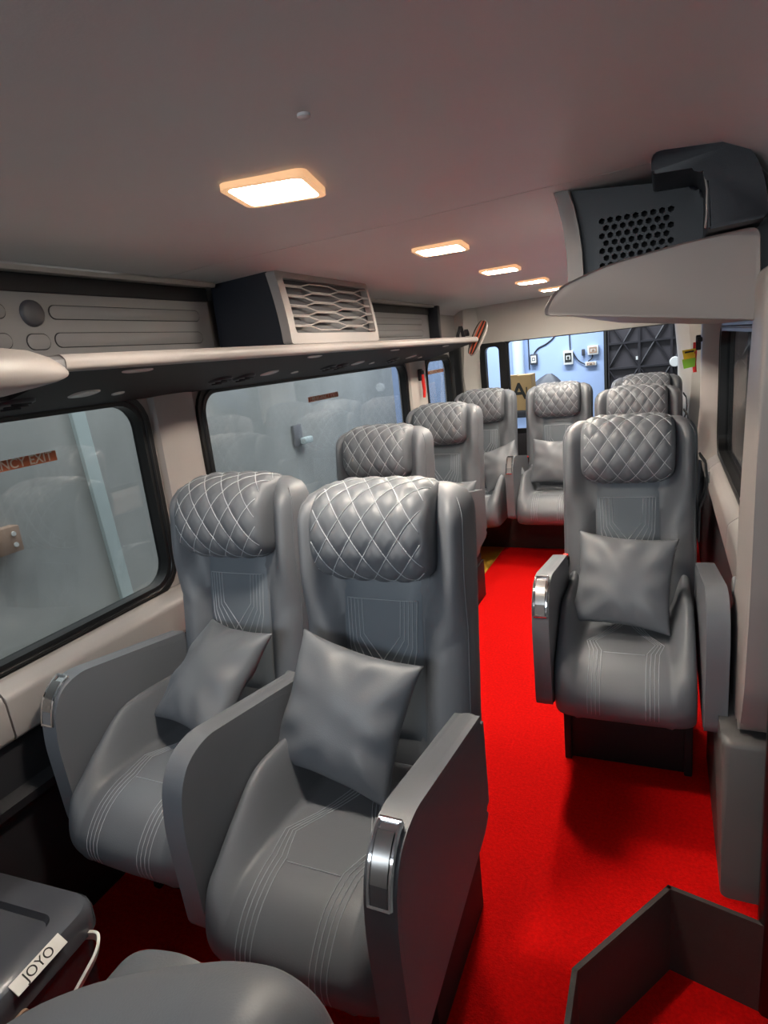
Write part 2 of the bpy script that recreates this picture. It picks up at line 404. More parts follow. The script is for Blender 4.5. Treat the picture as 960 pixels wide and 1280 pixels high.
# ------------------------------------------------------------------ ceiling lamps
LY = [1.065, 2.02, 2.83, 3.57, 4.28]
LZ = 1.723
def make_lamp():
    root = thing('ceiling_light', 'x', 'light', (-.65, LY[0], LZ), 0, 'square ceiling lamps')
    bm = BM(); plate(bm, rrect(-.080, .080, -.078, .078, .020), [rrect(-.068, .068, -.066, .066, .014)], 'Z', -.010, .004)
    bmesh.ops.bevel(bm, geom=[], offset=.001)
    obj('frame', bm, 'frameglow', root, 40)
    bm = BM(); prism(bm, rrect(-.069, .069, -.067, .067, .015), 'Z', -.006, -.001); obj('diffuser', bm, 'diffuser', root, 0)
    return root
L0 = make_lamp()
ll = ['largest and nearest square ceiling lamp with an amber rim', 'second square ceiling lamp from the camera',
      'third square ceiling lamp from the camera', 'fourth square ceiling lamp from the camera', 'farthest square ceiling lamp, half behind the right rack']
for i, y in enumerate(LY):
    o = L0 if i == 0 else copy_tree(L0)
    o.location = (-.65, y, LZ); o['label'] = ll[i]
    o.rotation_euler = (0, 0, radians((14, 5, 2, 0, 0)[i]))

# ------------------------------------------------------------------ seats
G_SEAT = 'grey leather passenger seats'
# --- backrest
BT0, BT1 = .34, 1.105
def yc(z): return .475 + (z - .40) * .155
def back_front(x, z):
    ax = abs(x)
    wing = sm(.74, .93, z); low = sm(.40, .50, z)
    bol = .038 * (1 - wing) * sm(.100, .155, ax) + wing * (.085 * sm(.125, .205, ax) - .004)
    gro = .008 * exp(-((ax - .108) / .006) ** 2) * (1 - wing)
    seam = .005 * exp(-((z - .735 + (ax - .15) * -.75) / .008) ** 2) * sm(.11, .14, ax)
    return yc(z) - bol * low + gro + seam
bm = BM(); rings = []
zs = [BT0 + (BT1 - BT0 - .0) * i / 46 for i in range(47)]
TR = .075
for z in zs:
    q = max(0., (z - (BT1 - TR)) / TR); q = min(q, .995)
    rnd = sqrt(1 - q ** 2.2)
    w = .2225 - .06 * (1 - rnd)
    if z < .5: w -= .012 * (1 - sm(.34, .5, z))
    ym = yc(z) + .055; ring = []; NS = 44
    for j in range(NS + 1):
        s = -sin(pi / 2 * (1 - 2 * j / NS)); x = w * s
        k = (1 - abs(s) ** 7) ** .5 * (.35 + .65 * rnd)
        ring.append((x, ym - (ym - back_front(x, z)) * k, z))
    for j in range(1, 20):
        s = sin(pi / 2 * (1 - 2 * j / 20)); x = w * s
        ring.append((x, ym + (.065 - .02 * s * s) * (1 - abs(s) ** 7) ** .5 * (.3 + .7 * rnd), z))
    rings.append(ring)
loft(bm, rings)
seat = thing('passenger_seat', 'x', 'seat', (0, 0, 0), 0, G_SEAT)
backrest = obj('backrest', bm, 'leather', seat, 60)
# outer edge piping on the wings
for s in (-1, 1):
    pts = []
    for i in range(40):
        z = .50 + (1.085 - .50) * i / 39
        q = max(0., (z - (BT1 - TR)) / TR); rnd = sqrt(max(0.005, 1 - q ** 2.2)); w = .2225 - .06 * (1 - rnd)
        sv = .955; x = w * sv; ym = yc(z) + .055
        k = (1 - sv ** 7) ** .5 * (.35 + .65 * rnd)
        pts.append((s * x, ym - (ym - back_front(x, z)) * k - .0005, z))
    bm = BM(); tube(bm, pts, .0016, 5); obj('piping', bm, 'leather_quilt', backrest, 180)
# centre panel with pattern stitching
PW, PZ0, PZ1 = .102, .50, .90
bm = BM(); nx, nz = 14, 24; rows = []
for j in range(nz + 1):
    z = PZ0 + (PZ1 - PZ0) * j / nz; row = []
    for i in range(nx + 1):
        u = -1 + 2 * i / nx; x = PW * u
        d = .0075 * (1 - abs(u) ** 6) * min(1, (1 - abs(2 * j / nz - 1)) * 8)
        d -= .004 * exp(-((z - .862) / .005) ** 2)
        row.append((x, back_front(x, z) - d, z))
    rows.append(row)
loft(bm, rows, cap=False, closed=False)
bpanel = obj('back_panel', bm, 'leather_panel', backrest, 60)
def panel_pt(x, z):
    u = x / PW; d = .0075 * (1 - abs(u) ** 6)
    return (x, back_front(x, z) - d - .0006, z)
def densify(pl, n=8):
    out = []
    for a, b in zip(pl[:-1], pl[1:]):
        for i in range(n): out.append((a[0] + (b[0] - a[0]) * i / n, a[1] + (b[1] - a[1]) * i / n))
    out.append(pl[-1]); return out
pat = [[(-.50, 0), (-.47, .75), (.04, 1.35), (.42, 1.95)], [(-.60, 0), (-.57, .82), (-.10, 1.50), (.20, 2.0)],
       [(-.70, 0), (-.67, .90), (-.28, 1.62), (-.03, 2.05)], [(-.80, 0), (-.77, .98), (-.46, 1.75), (-.30, 2.1)], [(-.90, 0), (-.86, 1.05), (-.60, 2.1)]]
bm = BM(); T0 = .842
for pl in pat:
    for s in (-1, 1):
        tube(bm, [panel_pt(s * x * PW, T0 - y * PW * 1.12) for x, y in densify(pl, 8)], .0014, 4)
tube(bm, [panel_pt((-.9 + 1.8 * i / 20) * PW, T0) for i in range(21)], .0014, 4)
obj('stitching', bm, 'thread_dim', backrest, 180)
# --- quilted headrest pillow that hangs over the top of the backrest
PH = .151
def hp_profile():
    y0 = yc(.98)
    pts = [(y0 + .03, .897), (y0 - .03, .894), (y0 - .078, .916), (y0 - .098, .960), (y0 - .096, 1.02), (y0 - .077, 1.075), (y0 - .037, 1.112), (y0 + .025, 1.125), (y0 + .09, 1.117), (y0 + .132, 1.08), (y0 + .145, 1.02), (y0 + .13, .96), (y0 + .07, .93)]
    # Catmull-Rom closed
    out = []; N = len(pts)
    for i in range(N):
        p0, p1, p2, p3 = [Vector(pts[(i + k) % N]) for k in (-1, 0, 1, 2)]
        for j in range(8):
            t = j / 8
            out.append(.5 * ((2 * p1) + (p2 - p0) * t + (2 * p0 - 5 * p1 + 4 * p2 - p3) * t * t + (3 * p1 - p0 - 3 * p2 + p3) * t ** 3))
    return out
HP = hp_profile(); NP = len(HP); HC = Vector((yc(.98) + .01, 1.0))
arc = [0.]
for i in range(1, NP): arc.append(arc[-1] + (HP[i] - HP[i - 1]).length)
QF = 8 * 9                                  # front + top part of the loop carries the quilting
def hp_base(s, k):
    p = HP[k % NP]; e = (1 - abs(s) ** 5) ** .32 if abs(s) < 1 else 0.
    e = .55 + .45 * e
    q = HC + (p - HC) * e
    lowc = max(0., (.99 - q.y) / .11)                  # round the lower corners
    x = PH * s * (1 - .16 * lowc ** 3 * 1.0)
    return Vector((x, q.x, q.y))
CW, CH = .0585, .088
def quilt(s, k):
    a = arc[k % NP]; x = PH * s
    p = ((x / CW + a / CH) % 1.0); q = ((x / CW - a / CH) % 1.0)
    dp = min(p, 1 - p); dq = min(q, 1 - q)
    fade = sm(.02, .06, a) * (1 - sm(arc[QF] - .05, arc[QF], a)) * (1 - sm(.86, .97, abs(s)))
    return fade * (.0058 * (min(1, dp * 3.2) ** .6 * min(1, dq * 3.2) ** .6) - .0038), fade
def hp_pt(s, k, lift=0.):
    k0 = int(math.floor(k)); f = k - k0
    b = hp_base(s, k0).lerp(hp_base(s, k0 + 1), f)
    t = hp_base(s, k0 + 1) - hp_base(s, k0); n = Vector((0, -t.z, t.y))
    if n.length > 0: n.normalize()
    c = Vector((0, HC.x, HC.y))
    if n.dot(b - Vector((b.x, c.y, c.z))) < 0: n = -n
    d = quilt(s, k0)[0] * (1 - f) + quilt(s, k0 + 1)[0] * f
    return b + n * (d + lift)
bm = BM(); rings = []; NX = 110
for i in range(NX + 1):
    s = -1 + 2 * i / NX
    s = max(-1, min(1, sin(pi / 2 * s) * .35 + s * .65))
    rings.append([hp_pt(s, k) for k in range(NP)])
loft(bm, rings)
pillow = obj('headrest_pillow', bm, 'leather_quilt', seat, 60)
bm = BM()
def inv_arc(a):
    for k in range(1, NP):
        if arc[k] >= a: return k - 1 + (a - arc[k - 1]) / (arc[k] - arc[k - 1])
    return NP - 1
for fam in (1, -1):
    for n in range(-14, 15):
        pts = []
        for j in range(61):
            a = .035 + (arc[QF] - .06 - .035) * j / 60
            x = (n * CW) - fam * a / CH * CW
            if abs(x) <= PH * .93: pts.append(hp_pt(x / PH, inv_arc(a), .0010))
        if len(pts) > 3: tube(bm, pts, .0011, 4)
obj('stitching', bm, 'thread', pillow, 180)
# --- cushion
CWd = .196
def cu_profile(x):
    """(y,z) loop for the cushion; index 0..24 is the top from back to front and down the nose"""
    ax = abs(x); side = sm(.118, .178, ax)
    front = -.012 * (1 - (x / CWd) ** 2) + .0
    pts = [(.52, .425), (.42, .430), (.30, .440), (.20, .452), (.11, .458), (.045, .448), (.0, .420), (-.022 + front, .375), (-.018 + front, .325), (.010, .285), (.10, .272), (.30, .272), (.52, .285)]
    pts = [(y, z + (side * (.022 + .125 * sm(.0, .26, y)) if i < 7 else 0)) for i, (y, z) in enumerate(pts)]
    return pts
def cr_loop(pts, n, closed=True):
    out = []; N = len(pts)
    for i in range(N):
        p0, p1, p2, p3 = [Vector(pts[(i + k) % N]) for k in (-1, 0, 1, 2)]
        for j in range(n):
            t = j / n
            out.append(.5 * ((2 * p1) + (p2 - p0) * t + (2 * p0 - 5 * p1 + 4 * p2 - p3) * t * t + (3 * p1 - p0 - 3 * p2 + p3) * t ** 3))
    return out
CUN = 6
def cu_ring(x, e=1.):
    L = cr_loop(cu_profile(x), CUN); c = Vector((.27, .36))
    ax = abs(x)
    out = []
    for i, p in enumerate(L):
        q = c + (p - c) * e
        if i < 9 * CUN: q = q + Vector((0, -.006 * exp(-((ax - .128) / .005) ** 2)))
        out.append((x, q.x, q.y))
    return out
bm = BM(); rings = []
for i in range(61):
    s = -sin(pi / 2 * (1 - 2 * i / 60)); e = .86 + .14 * (1 - abs(s) ** 8) ** .5
    rings.append(cu_ring(CWd * s, e))
loft(bm, rings)
cushion = obj('seat_cushion', bm, 'leather', seat, 60)
def cu_pt(x, t):
    """t = profile parameter 0 (back) .. 9 (under the nose)"""
    r = cu_ring(x); k = t * CUN; k0 = int(k); f = k - k0
    p = Vector(r[k0]).lerp(Vector(r[k0 + 1]), f); d = Vector(r[k0 + 1]) - Vector(r[k0]); n = Vector((0, d.z, -d.y)); n.normalize()
    if n.z < 0 and t < 5: n = -n
    if t >= 5 and n.y > 0: n = -n
    return p + n * .0008
bm = BM()
for kk in range(4):
    o = kk * .0115
    for s in (-1, 1):
        pl = [(.062 + o, 8.0), (.062 + o, 5.0), (.065 + o, 3.9), (.088 + o * .75, 3.1), (.055 + o * .6, 2.35), (.010 + o * .9, 1.4), (-.02 + o, .9)]
        tube(bm, [cu_pt(s * x, t) for x, t in densify(pl, 8)], .0012, 4)
tube(bm, [cu_pt(-.06 + .12 * i / 16, 4.0) for i in range(17)], .0012, 4)
obj('stitching', bm, 'thread_dim', cushion, 180)
# --- arm panels
AP = [(.455, .655), (.065, .722), (.006, .703), (-.024, .652), (-.034, .570), (-.026, .345), (.0, .318), (.42, .390), (.455, .42)]
AR = [.022, .05, .03, .03, .03, .02, .02, .05, .03]
def arm(sgn, name='armrest'):
    bm = BM(); x0, x1 = (.1975, .252) if sgn > 0 else (-.246, -.1975)
    prism(bm, rpoly(AP, AR, 5), 'X', x0, x1, .0245, 5)
    a = obj(name, bm, 'leather', seat, 45)
    bm = BM(); lp = rpoly(AP, AR, 5)
    cx, cz = .19, .52
    tube(bm, [(x1 - .0015 if sgn > 0 else x0 + .0015, cx + (p[0] - cx) * .945, cz + (p[1] - cz) * .915) for p in lp], .0018, 5, True)
    obj('piping', bm, 'leather_quilt', a, 180)
    return a
armL, armR = arm(-1), arm(1)
def recline(parent, sgn):
    xc = sgn * (.2248 if sgn > 0 else .2218); lp = [(.040, .7185), (.024, .7120), (.010, .7020), (-.002, .6880), (-.010, .6740), (-.017, .6580), (-.0215, .642), (-.0245, .626)]
    n = []
    def off(d):
        out = []
        for i, p in enumerate(lp):
            a = Vector(lp[max(0, i - 1)]); b = Vector(lp[min(len(lp) - 1, i + 1)]); t = (b - a).normalized(); nn = Vector((t.y, -t.x))
            if nn.x * -1 + nn.y < 0: nn = -nn
            out.append((p[0] + nn.x * d, p[1] + nn.y * d))
        return out
    hw = .0205
    fr = BM(); o1 = off(.004)
    ribbon(fr, [(xc, y, z) for y, z in off(.001)], 2 * hw, .008, (1, 0, 0))
    for s in (-1, 1): tube(fr, [(xc + s * (hw - .003), y, z) for y, z in off(.0055)], .0042, 6)
    for q in (0, -1): tube(fr, [(xc - hw + .002, *off(.006)[q]), (xc + hw - .002, *off(.006)[q])], .0042, 6)
    h = obj('recline_handle', fr, 'chrome', parent, 50)
    lv = BM(); ribbon(lv, [(xc, y, z) for y, z in off(.0075)[1:6]], 2 * hw - .014, .004, (1, 0, 0)); obj('lever', lv, 'steel', h, 50)
    bt = BM(); ribbon(bt, [(xc, y, z) for y, z in off(.0065)[5:8]], 2 * hw - .014, .003, (1, 0, 0)); obj('button', bt, 'panelgrey', h, 50)
recline(armR, 1); recline(armL, -1)
hR = [c for c in children(armR) if c.name.startswith('recline')][0]
hL = [c for c in children(armL) if c.name.startswith('recline')][0]
# --- base and belt parts
bm = BM(); box(bm, -.19, .19, .20, .52, .20, .268, .006)
for s in (-1, 1):
    box(bm, s * .185 - .012, s * .185 + .012, .19, .54, 0, .22, .004)
box(bm, -.19, .19, .205, .53, .0, .21, .008)
base = obj('seat_base', bm, 'black', seat, 40)
bm = BM(); box(bm, -.012, .012, -.008, .008, -.10, .035, .004, mtx=Matrix.Translation((-.21, .50, .60)) @ Matrix.Rotation(radians(15), 4, 'X'))
buckle = obj('belt_buckle', bm, 'black', seat, 40)
bm = BM(); box(bm, -.009, .009, -.006, .006, .034, .044, .002, mtx=Matrix.Translation((-.21, .50, .60)) @ Matrix.Rotation(radians(15), 4, 'X')); obj('release_button', bm, 'red', buckle, 40)
bm = BM(); pts = [(.226, yc(.9) + .02, .98), (.243, yc(.9) + .01, .955), (.248, yc(.9) + .0, .90), (.243, yc(.85) + .01, .85), (.228, yc(.8) + .03, .80), (.226, yc(.7) + .05, .68)]
ribbon(bm, pts, .045, .006, (0, 1, .1)); beltR = obj('seat_belt', bm, 'black', seat, 50)
bm = BM(); box(bm, -.003, .003, -.006, .006, -.02, .02, .002, mtx=Matrix.Translation((.2525, yc(.9), .905))); obj('belt_clip', bm, 'white', beltR, 40)

SE = [  # x, y0, z-rotation, skip, arm offsets (left y, right y, right x), label
    (-.617, .705, 0, (hL, beltR), (.035, -.040, .018), 'nearest aisle-side grey seat of the front left pair, chrome handle on its right arm'),
    (-1.133, .82, 0, (hR, armR, beltR, buckle), (.06, 0, 0), 'grey window seat of the front left pair, beside the nearest left window'),
    (-1.118, 1.845, 0, (hL, beltR), (0, 0, 0), 'single grey seat at the long left window, just behind the front left pair'),
    (-1.142, 2.755, 0, (hL, beltR), (0, 0, 0), 'single grey seat at the rear end of the long left window'),
    (-1.150, 3.70, 0, (hL, hR, armR, beltR, buckle, base), (0, 0, 0), 'rear row grey seat in the left corner below the striped slipper'),
    (-.655, 3.78, 0, (hR, armR, beltR, base), (0, 0, 0), 'rear row grey seat facing down the middle of the red aisle'),
    (-.105, 1.715, radians(1), (hR,), (0, -.04, .01), 'nearest grey seat on the right side, beside the entry step'),
    (-.130, 3.03, 0, (hR,), (0, 0, 0), 'middle grey seat of the right side, showing over the nearest one'),
    (-.110, 3.95, 0, (hR, hL, base), (0, 0, 0), 'farthest grey seat of the right side, headrest just visible'),
]
seats = []
for x, y, rz, skip, ao, lab in SE:
    o = copy_tree(seat, skip); o.location = (x, y, 0); o.rotation_euler = (0, 0, rz); o['label'] = lab; seats.append(o)
    for c in children(o):
        if c.data == armL.data: c.location = (0, ao[0], 0)
        if c.data == armR.data: c.location = (ao[2], ao[1], 0)
def rm(o):
    for c in children(o): rm(c)
    bpy.data.objects.remove(o)
rm(seat)

# --- throw cushions
def make_cushion():
    bm = BM(); N = 44; a = .158; T = .062; V = {}
    for side in (1, -1):
        for i in range(N + 1):
            for j in range(N + 1):
                u = -1 + 2 * i / N; v = -1 + 2 * j / N
                u = sin(u * pi / 2) * .45 + u * .55; v = sin(v * pi / 2) * .45 + v * .55
                edge = i in (0, N) or j in (0, N)
                if edge and side == -1: V[side, i, j] = V[1, i, j]; continue
                x = a * u * (1 - .10 * (1 - v * v)); z = a * v * (1 - .10 * (1 - u * u))
                e = (1 - u * u) * (1 - v * v)
                t = T * max(0, e) ** .46
                r = sqrt(u * u + v * v); th = math.atan2(v, u)
                wr = .006 * sin(th * 9 + 2.0 * side) * sm(.45, .95, r) * max(0, e) ** .35 + .005 * sin(5 * u + 3 * v + side) * sin(4 * v - 2 * u) * max(0, e) ** .5
                V[side, i, j] = bm.verts.new((x, -side * (t + wr) if not edge else 0.003 * sin(th * 8), z))
        for i in range(N):
            for j in range(N):
                q = [V[side, i, j], V[side, i + 1, j], V[side, i + 1, j + 1], V[side, i, j + 1]]
                bm.faces.new(q)
    return bm
cush = tag(obj('throw_cushion', make_cushion(), 'leather', None, 180), 'x', 'cushion', 'grey leather throw cushions')
def cpl(x, y, z, rx, ry, rz, sc, lab, first=False):
    o = cush if first else cush.copy()
    if not first: C.objects.link(o)
    o.location = (x, y, z)
    o.rotation_euler = (Matrix.Rotation(radians(rz), 3, 'Z') @ Matrix.Rotation(radians(rx), 3, 'X') @ Matrix.Rotation(radians(ry), 3, 'Y')).to_euler()
    o.scale = (sc, sc, sc); o['label'] = lab
cpl(-.664, 1.080, .625, -26, 11.5, 2, 1.0, 'grey cushion on the nearest aisle-side left seat', True)
cpl(-1.115, 1.165, .618, -50, -8, -26, .98, 'grey cushion on the front left window seat')
cpl(-.118, 2.02, .618, -27, 3.5, -2, .98, 'grey cushion on the nearest right seat')
cpl(-1.05, 3.06, .60, -22, 4, 6, .9, 'grey cushion on the third left window seat, only a corner showing')
cpl(-.99, 4.02, .62, -24, -18, 8, .9, 'grey cushion on the rear row left corner seat')
cpl(-.655, 4.10, .63, -22, 3, 0, .95, 'grey cushion on the rear row seat facing the aisle')

# rear row stands on a low dark bench
bm = BM(); prism(bm, rpoly([(-1.40, 4.17), (.10, 4.17), (.10, 4.99), (-1.40, 4.99)], .02, 2), 'Z', 0, .268, .006)
struct(obj('trim_18', bm, 'riser', None, 40), 'dark plinth below the rear row of seats')
bm = BM(); prism(bm, [(-1.40, 3.42), (-1.042, 3.42), (-1.036, 4.165), (-1.40, 4.165)], 'Z', .0005, .004)
tag(obj('floor_mat', bm, 'mustard', None, 0), 'mustard yellow floor strip left of the red aisle carpet, ahead of the rear row', 'mat')

# ------------------------------------------------------------------ left luggage rack
rack = thing('luggage_rack', 'long left luggage rack with a pale lip above the side windows', 'rack', (0, 0, 0))
bm = BM(); prism(bm, rpoly([(-1.128, 1.441), (-1.112, 1.448), (-1.110, 1.466), (-1.124, 1.478), (-1.20, 1.476), (-1.20, 1.470), (-1.15, 1.466), (-1.145, 1.445)], .006, 3), 'Y', .925, 4.09)
obj('lip', bm, 'beige', rack, 50)
bm = BM(); lathe(bm, [(.001, -.001), (.013, 0), (.018, .006), (.018, .014)], 16, 'Y', (-1.128, 4.10, 1.459)); bmesh.ops.rotate(bm, verts=bm.verts[:], cent=(-1.128, 4.10, 1.459), matrix=Matrix.Rotation(pi, 3, 'Z'))
obj('end_cap', bm, 'white', rack, 50)
bm = BM(); prism(bm, [(-1.130, 1.442), (-1.146, 1.467), (-1.445, 1.467), (-1.488, 1.40), (-1.486, 1.358), (-1.462, 1.362)], 'Y', .93, 4.085)
prism(bm, [(-1.312, 1.398), (-1.312, 1.467), (-1.445, 1.467), (-1.488, 1.40), (-1.486, 1.358), (-1.462, 1.362)], 'Y', .30, .931)
shelf = obj('shelf', bm, 'black', rack, 20)
UN = Vector((.075, 0, -.34)).normalized()
def under(x, y, d=0.):
    z = 1.442 + (x + 1.130) * (1.442 - 1.362) / (1.462 - 1.130)
    return Vector((x, y, z)) + UN * d
UX = Vector((-.34, 0, -.075)).normalized()
def oval(name, x, y, a, b, m, h=.004, par=rack):
    c = under(x, y, 0); bm = BM(); rings = []
    for q, k in ((-.002, 1), (h * .6, .96), (h, .75)):
        ring = []
        for j in range(28):
            t = 2 * pi * j / 28
            u = abs(cos(t)) ** .75 * (1 if cos(t) > 0 else -1) * a * k; v = abs(sin(t)) ** .75 * (1 if sin(t) > 0 else -1) * b * k
            ring.append(c + Vector((0, 1, 0)) * u + UX * v + UN * q)
        rings.append(ring)
    loft(bm, rings); return obj(name, bm, m, par, 60)
for y in (1.14, 1.97, 2.72, 3.42):
    oval('reading_lamp', -1.33, y, .042, .030, 'lampglass')
for y in (1.28, 2.20, 2.95, 3.66): oval('call_button', -1.365, y, .020, .013, 'lampglass')
for y in (1.16, 2.02, 2.78, 3.55): oval('lip_light', -1.158, y, .050, .011, 'lampglass')
for y in (.96, 1.70, 1.83, 2.45, 2.56, 3.18):
    v = oval('air_vent', -1.345, y, .045, .036, 'navy', .008)
    for k in (-.5, 0, .5):
        bm = BM(); c = under(-1.345 + k * .04, y, .009); tube(bm, [c + Vector((0, -.03 + abs(k) * .012, 0)), c + Vector((0, .03 - abs(k) * .012, 0))], .003, 6); obj('louvre', bm, 'black', v, 180)
# rear lining of the rack with pressed slots
def lining(y0, y1, first):
    bm = BM(); box(bm, -1.43, -1.42, y0, y1, 1.468, 1.648); obj('lining', bm, 'panelgrey', rack, 0)
    bm = BM(); box(bm, -1.44, -1.412, y0, y1, 1.648, 1.692, .004); obj('black_strip', bm, 'black', rack, 40)  # black trim strip along the top of the lining
    bm = BM(); prism(bm, [(-1.44, 1.693), (-1.375, 1.690), (-1.370, 1.700), (-1.375, 1.706), (-1.44, 1.706)], 'Y', y0 - .0, y1, .002); obj('top_rail', bm, 'cream', rack, 40)
def slot(ya, yb, za, zb, m='panelgrey'):
    r = min((zb - za) * .48, .02)
    bm = BM(); prism(bm, rrect(ya, yb, za, zb, r), 'X', -1.421, -1.417, .0015, 2)
    p = obj('pressed_slot', bm, m, rack, 40)
    bm = BM(); tube(bm, [(-1.4195, a, b) for a, b in rrect(ya, yb, za, zb, r)], .0022, 5, True); obj('slot_edge', bm, 'black', p, 180)
lining(.3, 1.79, True); lining(2.535, 4.03, False)
for ya, yb in ((1.165, 1.735), (.5, 1.045)):
    slot(ya, yb, 1.586, 1.618); slot(ya, yb, 1.516, 1.550)
slot(1.085, 1.148, 1.512, 1.548)
bm = BM(); lathe(bm, [(.001, -1.408), (.026, -1.409), (.031, -1.413), (.033, -1.421)], 24, 'X', (0, 1.115, 1.598)); obj('speaker_cap', bm, 'junk', rack, 50)
for ya, yb in ((2.98, 3.90),): slot(ya, yb, 1.586, 1.618); slot(ya, yb, 1.516, 1.550)
for ya, yb in ((2.56, 2.66), (2.70, 2.78), (2.82, 2.90)):
    slot(ya, yb, 1.512, 1.552)
slot(2.56, 2.66, 1.584, 1.622); slot(2.82, 2.90, 1.584, 1.622)
bm = BM(); lathe(bm, [(.001, -1.408), (.026, -1.409), (.031, -1.413), (.033, -1.421)], 24, 'X', (0, 2.74, 1.602)); obj('speaker_cap', bm, 'junk', rack, 50)
bm = BM(); box(bm, -1.45, -1.35, 4.03, 4.075, 1.467, 1.70, .006); obj('end_plate', bm, 'navy', rack, 40)
# pale console at the front end of the rack
bm = BM(); rings = []
base_p = rpoly([(-1.060, 1.416), (-1.042, 1.440), (-1.050, 1.472), (-1.085, 1.494), (-1.20, 1.497), (-1.30, 1.44), (-1.30, 1.402), (-1.20, 1.400)], .012, 4)
for y, sx, sz in ((.05, 1, 1), (.70, 1, 1), (.77, .98, .97), (.83, .90, .86), (.875, .74, .64), (.905, .52, .40), (.92, .38, .25)):
    rings.append([(-1.14 + (p[0] + 1.14) * sx - (1 - sx) * .0, y, 1.437 + (p[1] - 1.437) * sz) for p in base_p])
loft(bm, rings)
tag(obj('overhead_console', bm, 'beige', None, 50), 'bulky pale console end in front of the left luggage rack', 'console')
bm = BM(); prism(bm, [(-1.128, 1.443), (-1.114, 1.450), (-1.114, 1.466), (-1.126, 1.474), (-1.20, 1.47)], 'Y', .86, .928); obj('joint_cover', bm, 'panelgrey', rack, 40)

# ------------------------------------------------------------------ air outlet boxes
def outlet(sgn, X0, y0, y1, zb, zt, back, label):
    """sgn: direction the grille faces"""
    root = thing('air_outlet_box', label, 'air outlet', (X0, y0, zb))
    h = zt - zb; w = y1 - y0; s = sgn; b = (back - X0)
    def fx(z): return -s * (.008 + .035 * (z / h) ** 1.7)                      # the face leans back towards the top
    n = 8
    bm = BM(); prism(bm, [(fx(h * i / n) - s * .03, h * i / n) for i in range(n + 1)] + [(b, h), (b, 0)], 'Y', .004, w - .004)
    obj('housing', bm, 'navy', root, 30)
    # frame: plate with a window, bent along fx
    def bent(bm):
        for v in bm.verts:
            v.co.x = v.co.x + fx(max(0, min(h, v.co.z)))
    fr = .028
    o_ = rrect(0, w, 0, h, .012, 3); i_ = rrect(fr + .012, w - .022, fr + .008, h - fr * .75, .010, 3)
    def dens(P, n=10):
        out = []
        for a, c in zip(P, P[1:] + P[:1]):
            k = max(1, int((Vector(c) - Vector(a)).length / .02))
            for j in range(k): out.append((a[0] + (c[0] - a[0]) * j / k, a[1] + (c[1] - a[1]) * j / k))
        return out
    bm = BM(); plate(bm, dens(o_), [dens(i_)], 'X', -s * .034, 0.); bent(bm); obj('bezel', bm, 'beige', root, 40)
    bm = BM()
    for i in range(n):
        z0, z1 = h * i / n, h * (i + 1) / n
    rows = [[(fx(h * i / n) - s * .028, yy, h * i / n) for yy in (.01, w - .01)] for i in range(n + 1)]
    loft(bm, [[(p[0][0], p[0][1], p[0][2]), (p[1][0], p[1][1], p[1][2]), (p[1][0] - s * .002, p[1][1], p[1][2]), (p[0][0] - s * .002, p[0][1], p[0][2])] for p in rows]); obj('core', bm, 'junk', root, 0)
    ya, yb, za, zc = fr + .012, w - .022, fr + .008, h - fr * .75
    NL = 12; sp = (zc - za) / (NL - 1); A = sp * .36; per = (yb - ya) / 3.1
    def wave(y):
        t = ((y - ya) / per + .30) % 2.0
        f = t if t <= 1 else t - 1
        d = 1 if t <= 1 else -1
        return d * (1 if .16 < f < .84 else (f / .16 if f <= .16 else (1 - f) / .16))
    for k in range(1, NL - 1):
        pts = []; 
        for j in range(121):
            y = ya + (yb - ya) * j / 120; z = za + sp * k + A * wave(y) * (1 if k % 2 else -1)
            pts.append((fx(z) - s * .006, y, z))
        bm = BM(); tube(bm, pts, .0028, 5); obj('grille_bar', bm, 'beige', root, 180)
    return root
outlet(1, -1.115, 1.82, 2.53, 1.478, 1.716, -1.42, 'big air outlet box with honeycomb grille on the left luggage rack')

# ------------------------------------------------------------------ right luggage rack (seen end-on)
rr = thing('luggage_rack', 'right luggage rack seen end-on with a pale curved end cover', 'rack', (0, 0, 0))
wing = [(-.262, 1.459), (-.262, 1.474), (-.246, 1.500), (-.222, 1.520), (-.126, 1.551), (.03, 1.572), (.178, 1.582), (.190, 1.395), (-.04, 1.428)]
bm = BM(); A_ = rpoly(wing, [.012, .02, .03, .03, .05, .05, .02, .012, .05], 4)
rings = []
for y, k in ((1.553, .955), (1.545, .985), (1.56, 1.0), (1.622, 1.0)):
    rings.append([(-.03 + (p[0] + .03) * k, y + (.03 * (1 - (p[1] - 1.39) / .19) if y < 1.6 else 0) - .0, 1.485 + (p[1] - 1.485) * k) for p in A_])
loft(bm, rings); obj('end_cover', bm, 'beige', rr, 50)
bm = BM(); prism(bm, rpoly([(-.250, 1.462), (-.262, 1.480), (-.245, 1.490), (-.20, 1.485), (.235, 1.46), (.262, 1.40), (.24, 1.395)], .008, 3), 'Y', 1.63, 4.1); obj('shelf', bm, 'beige', rr, 40)
rb = thing('air_outlet_box', 'black air outlet box with hexagon holes above the right rack end', 'air outlet', (-.24, 1.66, 1.50))
def L(p): return (p[0] + .24, p[1] - 1.66, p[2] - 1.50)
bm = BM(); bx0 = []
stripP = [(-.240, 1.736), (-.229, 1.70), (-.219, 1.65), (-.2135, 1.60), (-.212, 1.55), (-.214, 1.505), (-.178, 1.505), (-.176, 1.55), (-.178, 1.60), (-.184, 1.65), (-.194, 1.70), (-.204, 1.7365)]
prism(bm, [(p[0] + .24, p[1] - 1.5) for p in stripP], 'Y', -.03, .60, .004); obj('bezel', bm, 'beige', rb, 40)
holes = []
